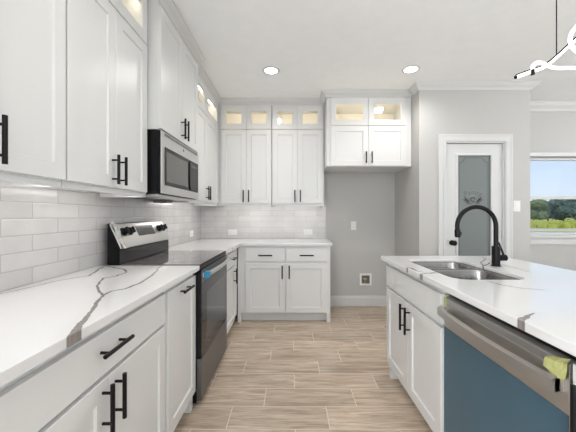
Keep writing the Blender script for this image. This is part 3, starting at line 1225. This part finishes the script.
# tape
mb = MB()
mb.box(DWX - .002, DWX - .0004, DW1 - .024, DW1 - .004, .80, .837)
mb.box(DWX - .002, DWX + .02, DW1 - .024, DW1 - .004, .8528, .8538)
mb.build('tape', M['tape'], dd_)
mb = MB()
rnd = random.Random(3)
prof = [0, .2, .4, .6, .8, 1]
rows = []
for i, t in enumerate(prof):
    row = []
    for j in range(7):
        yy = DW0 + .004 + .070 * j / 6
        zt = .852 - .022 * j / 6
        zb = .800 - (.020 * math.sin(math.pi * min(1, j / 4.5)) if j < 5 else 0)
        row.append((DWX - .003 - .006 * t - .003 * rnd.random() + (.006 if i == 0 else 0), yy, zt + (zb - zt) * t))
    rows.append(row)
for i in range(len(prof) - 1):
    for j in range(6):
        mb.face([rows[i][j], rows[i][j + 1], rows[i + 1][j + 1], rows[i + 1][j]])
bmesh.ops.remove_doubles(mb.bm, verts=mb.bm.verts, dist=1e-5)
tp = mb.build('tape', M['tape'], dd_)
sm = tp.modifiers.new('thick', 'SOLIDIFY')
sm.thickness = .0012

# ------------------------------------------------------------------ range
R0, R1 = 1.884, 2.642
rg = empty('range', (-.9, (R0 + R1) / 2, 0), 'freestanding stainless electric oven with black glass front', 'oven')
RX = -.606       # body front
mb = MB()
mb.box(XL + .042, RX, R0 + .001, R1 - .001, .03, .905)
mb.build('oven_body', M['blackside'], rg, bevel=.002)
for yy in (R0 + .03, R1 - .07):
    for xx in (XL + .08, RX - .10):
        MB().cyl((xx, yy + .02, .0008), (xx, yy + .02, .0295), .018).build('foot', M['blackp'], rg)
mb = MB()
mb.box(XL + .09, RX + .026, R0 + .0012, R1 - .0012, .9055, .9155)
ct = mb.build('cooktop_frame', M['blackside'], rg, bevel=.003)
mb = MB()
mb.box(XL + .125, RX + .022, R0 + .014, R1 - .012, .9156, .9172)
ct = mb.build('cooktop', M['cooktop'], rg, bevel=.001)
for (cx, cy, q) in ((-.76, R0 + .19, .105), (-.76, R1 - .19, .085), (-1.0, R0 + .19, .08), (-1.0, R1 - .19, .10)):
    MB().tube([(cx + q * math.cos(2 * math.pi * i / 40), cy + q * math.sin(2 * math.pi * i / 40), .9173) for i in range(40)], .0004, 4, closed=True).build('burner_ring', M['ringgrey'], ct)
mb = MB()
mb.box(RX + .001, RX + .026, R0 + .004, R1 - .004, .884, .9045)
mb.build('vent_trim', M['blackp'], rg, bevel=.002)
# oven door
mb = MB()
mb.box(RX + .001, RX + .034, R0 + .003, R1 - .003, .318, .880)
od = mb.build('oven_door', M['ovenglass'], rg, bevel=.004)
mb = MB()
mb.box(RX + .0342, RX + .037, R0 + .004, R1 - .004, .800, .879)
mb.build('door_top_trim', M['dsteel'], od, bevel=.001)
mb = MB()
mb.box(RX + .0342, RX + .0352, R0 + .11, R1 - .11, .40, .72)
mb.build('oven_window', M['display'], od)
mb = MB()
rings = []
for i in range(19):
    t = i / 18
    yy = R0 + .02 + (R1 - R0 - .04) * t
    bow = .022 + .020 * math.sin(math.pi * t)
    rings.append([(RX + .037 + bow + .011 * math.cos(a), yy, .848 + .016 * math.sin(a)) for a in [2 * math.pi * q / 12 for q in range(12)]])
mb.loops(rings)
for ya in (R0 + .02, R1 - .045):
    mb.box(RX + .0372, RX + .062, ya, ya + .025, .834, .862)
oh = mb.build('handle', M['steel'], od, smooth=True)
mb = MB()
mb.box(RX + .046, RX + .076, R0 + .012, R0 + .068, .826, .870)
mb.build('tag', M['bluetag'], oh, bevel=.004)
# drawer
mb = MB()
mb.box(RX + .001, RX + .034, R0 + .003, R1 - .003, .045, .310)
mb.build('drawer', M['dsteel'], rg, bevel=.005)
# back guard with slanted control panel
mb = MB()
mb.prism([(XL + .044, .905), (-1.095, .905), (-1.095, 1.012), (-1.168, 1.180), (XL + .044, 1.180)], 1, R0 + .002, R1 - .002)
bgd = mb.build('backguard', M['blackside'], rg, bevel=.003)
pd = (Vector((-1.168, 0, 1.180)) - Vector((-1.090, 0, 1.012))).normalized()
pn_ = Vector((pd.z, 0, -pd.x))
pb = Vector((-1.093, 0, 1.018))


def pp(y, t, o):
    q = pb + pd * t + pn_ * o
    return Vector((q.x, y, q.z))


LP = .172
mb = MB()


def panel(mb, y0, y1, t0, t1, o0, o1):
    r0 = [pp(y0, t0, o0), pp(y1, t0, o0), pp(y1, t1, o0), pp(y0, t1, o0)]
    r1 = [pp(y0, t0, o1), pp(y1, t0, o1), pp(y1, t1, o1), pp(y0, t1, o1)]
    mb.loops([r0, r1])


panel(mb, R0 + .002, R1 - .002, -.004, LP, .002, .012)
cp = mb.build('control_panel', M['steel'], bgd, bevel=.004)
for i, yy in enumerate((R0 + .100, R0 + .178, R1 - .125, R1 - .050)):
    mb = MB()
    mb.cyl(pp(yy, .108, .0122), pp(yy, .108, .018), .030, .030, 24)
    mb.cyl(pp(yy, .108, .018), pp(yy, .108, .042), .024, .021, 24)
    panel(mb, yy - .005, yy + .005, .086, .130, .040, .052)
    mb.build('knob', M['blackp'], cp, smooth=True)
mb = MB()
panel(mb, R0 + .275, R0 + .535, .066, .146, .0122, .014)
mb.build('display', M['display'], cp)
mb = MB()
rnd = random.Random(5)
pts0, pts1 = [], []
for i in range(12):
    t = -.01 + (LP + .02) * i / 11
    pts0.append(pp(R0 + .002 + .006 * rnd.random(), t, .013 + .012 * rnd.random()))
    pts1.append(pp(R0 + .045 + .015 * rnd.random(), t, .013 + .010 * rnd.random()))
for i in range(11):
    mid0, mid1 = (pts0[i] + pts1[i]) / 2 + pn_ * .01 * rnd.random(), (pts0[i + 1] + pts1[i + 1]) / 2 + pn_ * .01 * rnd.random()
    mb.face([pts0[i], pts0[i + 1], mid1, mid0])
    mb.face([mid0, mid1, pts1[i + 1], pts1[i]])
wrp = mb.build('protective_wrap', M['plastwrap'], cp)
sm = wrp.modifiers.new('thick', 'SOLIDIFY')
sm.thickness = .001
mb = MB()
mb.box(-1.0948, -1.093, R0 + .004, R1 - .004, .925, 1.005)
mb.build('guard_glass', M['ovenglass'], bgd)

# ------------------------------------------------------------------ microwave
MX = -.850
mw = empty('microwave', (-1.0, (R0 + R1) / 2, 1.3570), 'stainless over-the-range microwave hung above the oven', 'microwave')
mb = MB()
mb.box(DL + .004, MX, 1.8805, 2.6425, 1.3720, 1.7820)
mb.build('body', M['blackside'], mw, bevel=.002)
mb = MB()
mb.box(MX + .001, MX + .0195, 1.8805, 2.6425, 1.3740, 1.7780)
md = mb.build('door', M['blackside'], mw, bevel=.003)
md = MB().box(MX + .0196, MX + .024, 1.8805, 2.6425, 1.3740, 1.7780).build('door_skin', M['steel'], mw, bevel=.0015)
f = MX + .024
mb = MB()
mb.box(f + .0003, f + .003, 1.932, 2.615, 1.4300, 1.6820)
wg = mb.build('door_glass', M['mwglass'], md, bevel=.002)
MB().box(f + .0032, f + .0038, 1.955, 2.36, 1.4570, 1.6540).build('window_mesh', M['mwwin'], wg)
mb = MB()
mb.prism(rrect(2.395, 2.585, 1.4440, 1.6720, .03), 0, f + .0032, f + .008)
cpn = mb.build('control_panel', M['blackp'], wg)
ring_o = rrect(2.393, 2.587, 1.4420, 1.6740, .032)
mb = MB()
mb.tube([(f + .008, y_, z_) for y_, z_ in ring_o], .0035, 6, closed=True)
mb.build('panel_trim', M['black'], cpn, smooth=True)
MB().box(f + .0084, f + .009, 2.43, 2.55, 1.6270, 1.6500).build('clock_display', M['display'], cpn)
MB().cyl((f + .0002, 2.27, 1.7300), (f + .002, 2.27, 1.7300), .011, .011).build('badge', M['dsteel'], md)
mb = MB()
for i in range(3):
    mb.box(f + .0002, f + .0012, 1.93, 2.60, 1.7540 + .006 * i, 1.7570 + .006 * i)
mb.build('vent_slots', M['slot'], md)
mb = MB()
mb.box(DL + .03, MX - .01, 1.90, 2.62, 1.3580, 1.3715)
bp_ = mb.build('underside_plate', M['steel'], mw, bevel=.002)
for ya in (1.94, 2.30):
    mb = MB()
    for i in range(10):
        mb.box(-1.15 + .016 * i, -1.142 + .016 * i, ya, ya + .28, 1.3555, 1.3578)
    mb.build('grease_filter', M['slot'], bp_)
mb = MB()
mb.box(DL + .05, DL + .16, 2.50, 2.635, 1.3380, 1.3575)
mb.build('vent_flap', M['dsteel'], bp_)


# ------------------------------------------------------------------ electrical plates
def outlet(name, f, F, u, v, wd, ht, label, kind='outlet', group=None):
    root = empty(name, PT(f, F, u, v - ht / 2, 0), label, kind, group)
    mb = MB()
    fbox(mb, f, F, u - wd / 2, u + wd / 2, v - ht / 2, v + ht / 2, .0005, .006)
    mb.build('plate', M['plate'], root, bevel=.002)
    if kind == 'outlet':
        hor = wd > ht
        for s_ in (-1, 1):
            cu, cv = (u + s_ * .022, v) if hor else (u, v + s_ * .022)
            mb = MB()
            fbox(mb, f, F, cu - .014, cu + .014, cv - .014, cv + .014, .0062, .008)
            soc = mb.build('socket', M['plate'], root, bevel=.003)
            mb = MB()
            for q in (-.006, .006):
                if hor: fbox(mb, f, F, cu - .005, cu + .005, cv + q - .0012, cv + q + .0012, .0081, .0085)
                else: fbox(mb, f, F, cu + q - .0012, cu + q + .0012, cv - .005, cv + .005, .0081, .0085)
            mb.build('slots', M['slot'], soc)
    else:
        mb = MB()
        fbox(mb, f, F, u - .016, u + .016, v - .033, v + .033, .0062, .010)
        mb.build('rocker', M['plate'], root, bevel=.003)
    return root


outlet('outlet', 'B', YB - .008, -.786, 1.000, .118, .072, 'white outlet low on the back tile, left of centre', group='wall outlets')
outlet('outlet', 'B', YB - .008, .232, 1.002, .118, .072, 'white outlet on the back tile near the countertop end', group='wall outlets')
outlet('outlet', 'L', XL, 3.61, 1.005, .118, .072, 'white outlet on the left tile in the far corner', group='wall outlets')
outlet('outlet', 'B', YB, .850, 1.088, .070, .115, 'white upright outlet on the grey wall of the fridge nook', group='wall outlets')
outlet('light_switch', 'B', YP, 2.480, 1.330, .075, .118, 'white rocker switch on the wall right of the pantry door', 'switch')

# water-line box
vb_ = empty('water_valve_box', (1.012, YB, .29), 'white framed recessed water line box low in the fridge nook', 'valve box')
mb = MB()
cx, cz, hw = 1.012, .360, .080
for (x0, x1, z0, z1) in ((-hw, hw, .055, hw), (-hw, hw, -hw, -.055), (-hw, -.055, -.055, .055), (.055, hw, -.055, .055)):
    mb.box(cx + x0, cx + x1, YB - .008, YB - .0004, cz + z0, cz + z1)
mb.build('box_frame', M['plate'], vb_, bevel=.001)
MB().box(cx - .0548, cx + .0548, YB - .003, YB - .0006, cz - .0548, cz + .0548).build('box_back', M['galv'], vb_)
mb = MB()
mb.cyl((cx - .01, YB - .006, cz - .050), (cx - .01, YB - .006, cz + .005), .007)
mb.cyl((cx - .028, YB - .006, cz + .008), (cx + .012, YB - .006, cz + .008), .009)
mb.build('valve', M['brass'], vb_, smooth=True)


# ------------------------------------------------------------------ ceiling downlights
def downlight(x, y, label, power=9):
    root = empty('recessed_downlight', (x, y, ZC - .012), label, 'ceiling light', 'recessed ceiling lights')
    mb = MB()
    n_ = 32
    prof = [(.062, 0), (.064, -.006), (.078, -.007), (.086, -.003), (.087, 0)]
    rings = [[(x + r * math.cos(2 * math.pi * i / n_), y + r * math.sin(2 * math.pi * i / n_), ZC - .0004 + z) for i in range(n_)] for r, z in prof]
    mb.loops(rings, False, False)
    mb.build('trim_ring', M['trim'], root, smooth=True)
    MB().cyl((x, y, ZC - .0045), (x, y, ZC - .002), .0618, .0618, 32).build('lens', M['can'], root)
    l_ = lamp('downlight_lamp', 'SPOT', (0, 0, -.005), (0, 0, 0), power, (1, .97, .93))
    l_.data.spot_size = R(160)
    l_.data.spot_blend = .8
    l_.data.shadow_soft_size = .06
    l_.parent = root
    return root


downlight(-.196, 2.935, 'round lit ceiling downlight on the left, over the aisle', 30)
downlight(1.185, 2.91, 'round lit ceiling downlight on the right, in front of the pantry', 30)
downlight(-.196, 1.10, 'unseen added ceiling downlight over the aisle nearer the camera', 20)  # unseen downlight added to even out the brightness
downlight(-.196, -.80, 'unseen ceiling downlight added behind the camera', 22)  # also unseen, added to brighten the near counters

gp = empty('fill_globe', (4.1, 2.0, 2.1), 'added fill light globe, unseen over the dining area', 'pendant lamp')  # fill globe added out of view to brighten the dining wall
MB().sphere((4.1, 2.0, 2.25), .15, sub=4).build('globe', emit('fill_globe_glow', (0.98, .99, 1, 1), 50), gp, smooth=True)
MB().cyl((4.1, 2.0, 2.395), (4.1, 2.0, 2.43), .03, .02).build('socket', M['black'], gp, smooth=True)
MB().cyl((4.1, 2.0, 2.43), (4.1, 2.0, ZC - .02), .003, .003, 8).build('cable', M['black'], gp)
MB().cyl((4.1, 2.0, ZC - .02), (4.1, 2.0, ZC - .0006), .06, .06, 24).build('canopy', M['black'], gp)

# ------------------------------------------------------------------ pendant
PY = 1.30
sP = 295.0 / PY


def pq(x, y, dy=0.0):
    q_ = sP * PY / (PY + dy)
    return Vector(((x - 290.8) / q_, PY + dy, H + (214.6 - y) / q_))


def smooth_path(pts, n=10):
    P = [Vector(p) for p in pts]
    P = [P[0] * 2 - P[1]] + P + [P[-1] * 2 - P[-2]]
    out = []
    for i in range(1, len(P) - 2):
        for k in range(n):
            t = k / n
            a, b, c_, d = P[i - 1], P[i], P[i + 1], P[i + 2]
            out.append(.5 * ((2 * b) + (c_ - a) * t + (2 * a - 5 * b + 4 * c_ - d) * t * t + (3 * b - a - 3 * c_ + d) * t ** 3))
    out.append(P[-2])
    return out


px0 = pq(556.5, 56.8)
pe = empty('pendant_light', (px0.x, PY, px0.z), 'white looping led tube pendant hanging over the island', 'pendant lamp')
pathA = smooth_path([pq(516.3, 77, -.02), pq(529, 72.3, -.02), pq(544.5, 66.7, -.01), pq(558, 55.8, 0), pq(570.5, 44.4, .02), pq(590, 28, .05), pq(612, 22, .09), pq(628, 38, .12), pq(622, 60, .13), pq(600, 70, .12), pq(576, 67.9, .08), pq(558, 68.1, .03), pq(549.7, 66.4, .0), pq(542.4, 63.3, -.03), pq(537, 62.6, -.05), pq(533, 65.6, -.06), pq(532.8, 69.5, -.06)])
pathB = smooth_path([pq(600, 20, -.06), pq(588, 20, -.06), pq(577, 26, -.05), pq(570.5, 36, -.04), pq(571.8, 46, -.03), pq(579, 52.5, -.02), pq(594, 56, 0), pq(618, 50, .02), pq(648, 40, .03)])
led = MB().tube(pathA, .0068, 12).build('light_tube', M['led'], pe, smooth=True)
MB().tube([p + Vector((0, .0, .0075)) for p in pathA[:44]], .0048, 8).build('black_backing', M['black'], pe, smooth=True)
MB().tube(pathB, .0068, 12).build('light_tube', M['led'], pe, smooth=True)
a0 = pathA[0]
MB().cyl(a0 + (a0 - pathA[1]).normalized() * .005, a0, .0072, .0072, 14).build('end_cap', M['black'], pe, smooth=True)
MB().cyl(pathA[-1], pathA[-1] + Vector((0, 0, -.022)), .0070, .0075, 14).build('end_cap', M['black'], pe, smooth=True)
MB().cyl(px0 + Vector((0, 0, .012)), (px0.x, PY, ZC - .02), .0022, .0022, 8).build('cable', M['black'], pe)
qx = pq(640, 40, .03)
MB().cyl(pathB[-1], (qx.x, PY + .03, ZC - .02), .0022, .0022, 8).build('cable', M['black'], pe)
mb = MB()
mb.box(px0.x - .05, qx.x + .05, PY - .04, PY + .07, ZC - .025, ZC - .0006)
mb.build('canopy', M['black'], pe, bevel=.003)

# ------------------------------------------------------------------ outside
gm, k, b_ = new_mat('meadow', 0.9)
p = k.coord()
n1 = k.noise(p, .35, 5, .65)
n2 = k.noise(p, 2.2, 4, .6)
cg = k.mix(k.smooth(n1.outputs['Fac'], .35, .65), srgb(136, 146, 72), srgb(196, 190, 108))
cg = k.mix(k.smooth(n2.outputs['Fac'], .45, .7, 0, .6), cg, srgb(92, 112, 48))
k.l.new(cg, b_.inputs['Base Color'])
M['grassy'] = gm
ZG = -.12
struct('ground', MB().box(-60, 140, 5.5, 160, ZG - .1, ZG), gm, label='green and yellow meadow outside the window')
M['dirt'] = mat('pale_gravel', srgb(186, 176, 160), .95, var=(.2, 3))
mb = MB()
rnd = random.Random(11)
pl, pr = [], []
for i in range(30):
    x_ = -10 + 3.2 * i
    yy = 25.0 + .06 * x_  + .5 * math.sin(i * .9)
    pl.append((x_, yy - 2.2 - .8 * rnd.random()))
    pr.append((x_, yy + 1.6 + .6 * rnd.random()))
mb.prism(pl + pr[::-1], 2, ZG + .001, ZG + .02)
struct('path', mb, M['dirt'], label='pale gravel track crossing the meadow')
leafm = [mat('foliage_dark', srgb(58, 78, 56), .8, var=(.4, 3)), mat('foliage_mid', srgb(86, 104, 66), .8, var=(.4, 3)), mat('foliage_blue', srgb(74, 94, 88), .8, var=(.35, 3))]
bark = mat('bark', srgb(92, 80, 68), .9, bump=(20, .5))
weedm = mat('weed_leaves', srgb(172, 178, 84), .8, var=(.35, 2))
# weeds: uncountable tufts
mb = MB()
for i in range(1500):
    t = rnd.random()
    Y_ = 12 + 38 * t
    X_ = Y_ * (.70 + .42 * rnd.random())
    if abs(Y_ - (25.2 + .06 * X_)) < 2.6 or Y_ < 25.2 + .06 * X_: continue
    hgt = .12 + .40 * rnd.random()
    for q in range(3):
        a = rnd.random() * math.pi
        w2 = .10 + .22 * rnd.random()
        mb.face([(X_ - w2 * math.cos(a), Y_ - w2 * math.sin(a), ZG + .002), (X_ + w2 * math.cos(a), Y_ + w2 * math.sin(a), ZG + .002), (X_ + 1.3 * w2 * math.cos(a + .3), Y_ + w2 * math.sin(a + .3), ZG + hgt), (X_ - 1.2 * w2 * math.cos(a - .2), Y_ - w2 * math.sin(a - .2), ZG + hgt * .9)])
tag(mb.build('weeds', weedm, loc=(0, 0, 0)), 'yellow green weeds growing across the meadow', 'weeds', None, 'stuff')


def tree_proto(seed, ml):
    rn = random.Random(seed)
    fol = MB()
    for i in range(14):
        a = rn.random() * 6.283
        rr = .55 + .6 * rn.random()
        c_ = (rr * math.cos(a) * 1.1, rr * math.sin(a) * 1.1, 1.0 + 2.6 * rn.random())
        res = bmesh.ops.create_icosphere(fol.bm, subdivisions=3, radius=.55 + .35 * rn.random())
        for v in res['verts']:
            n_ = v.co.normalized()
            k_ = 1 + .22 * math.sin(9 * n_.x + i) * math.sin(8 * n_.y + 2 * i) + .25 * (rn.random() - .5)
            v.co = v.co * k_ + Vector(c_)
    for i in range(900):
        a, b2 = rn.random() * 6.283, rn.random()
        rad = 1.35 + .55 * rn.random()
        zz = .5 + 3.5 * b2
        sc_ = math.sqrt(max(.15, 1 - ((zz - 2.1) / 2.3) ** 2))
        c_ = Vector((rad * sc_ * math.cos(a), rad * sc_ * math.sin(a), zz))
        u_ = Vector((rn.random() - .5, rn.random() - .5, rn.random() - .5)).normalized() * .13
        v_ = Vector((rn.random() - .5, rn.random() - .5, rn.random() - .5)).normalized() * .09
        fol.face([c_ - u_, c_ + v_, c_ + u_, c_ - v_])
    root = empty('tree', (0, 0, ZG))
    fo = fol.build('foliage', ml, None, loc=(0, 0, 0))
    fo.parent = root
    tr = MB().tube([(0, 0, 0), (.04, 0, .7), (-.03, .05, 1.6), (.05, 0, 2.6)], [.15, .12, .09, .04], 8).build('trunk', bark, None, loc=(0, 0, 0))
    tr.parent = root
    return root


protos = [tree_proto(3, leafm[0]), tree_proto(8, leafm[1]), tree_proto(13, leafm[2])]
spots = [(534, 52, .92, 1), (563, 52.5, .98, 2), (593, 52, .95, 0), (515, 60, 1.05, 2), (548, 61, 1.02, 0), (577, 60.5, 1.22, 0), (606, 61, 1.05, 1)]
names = ['pale olive bushy tree at the left edge of the window view', 'grey green bushy tree in the middle of the window view', 'dark tree outside the frame on the right', 'grey green tree hidden left of the window view', 'dark green tree behind, between the olive and the grey green tree', 'tallest dark tree at the right edge of the window view', 'olive green tree far right of the tree line']
used = set()
for (x_, Y_, sc_, kd), lb in zip(spots, names):
    o = protos[kd] if kd not in used else copy_tree(protos[kd])
    used.add(kd)
    o.location = ((x_ - 290.8) * Y_ / 295.0, Y_, ZG)
    o.rotation_euler = (0, 0, rnd.random() * 6)
    o.scale = (sc_ * 1.2, sc_ * 1.2, sc_)
    tag(o, lb, 'tree', 'trees beyond the meadow')
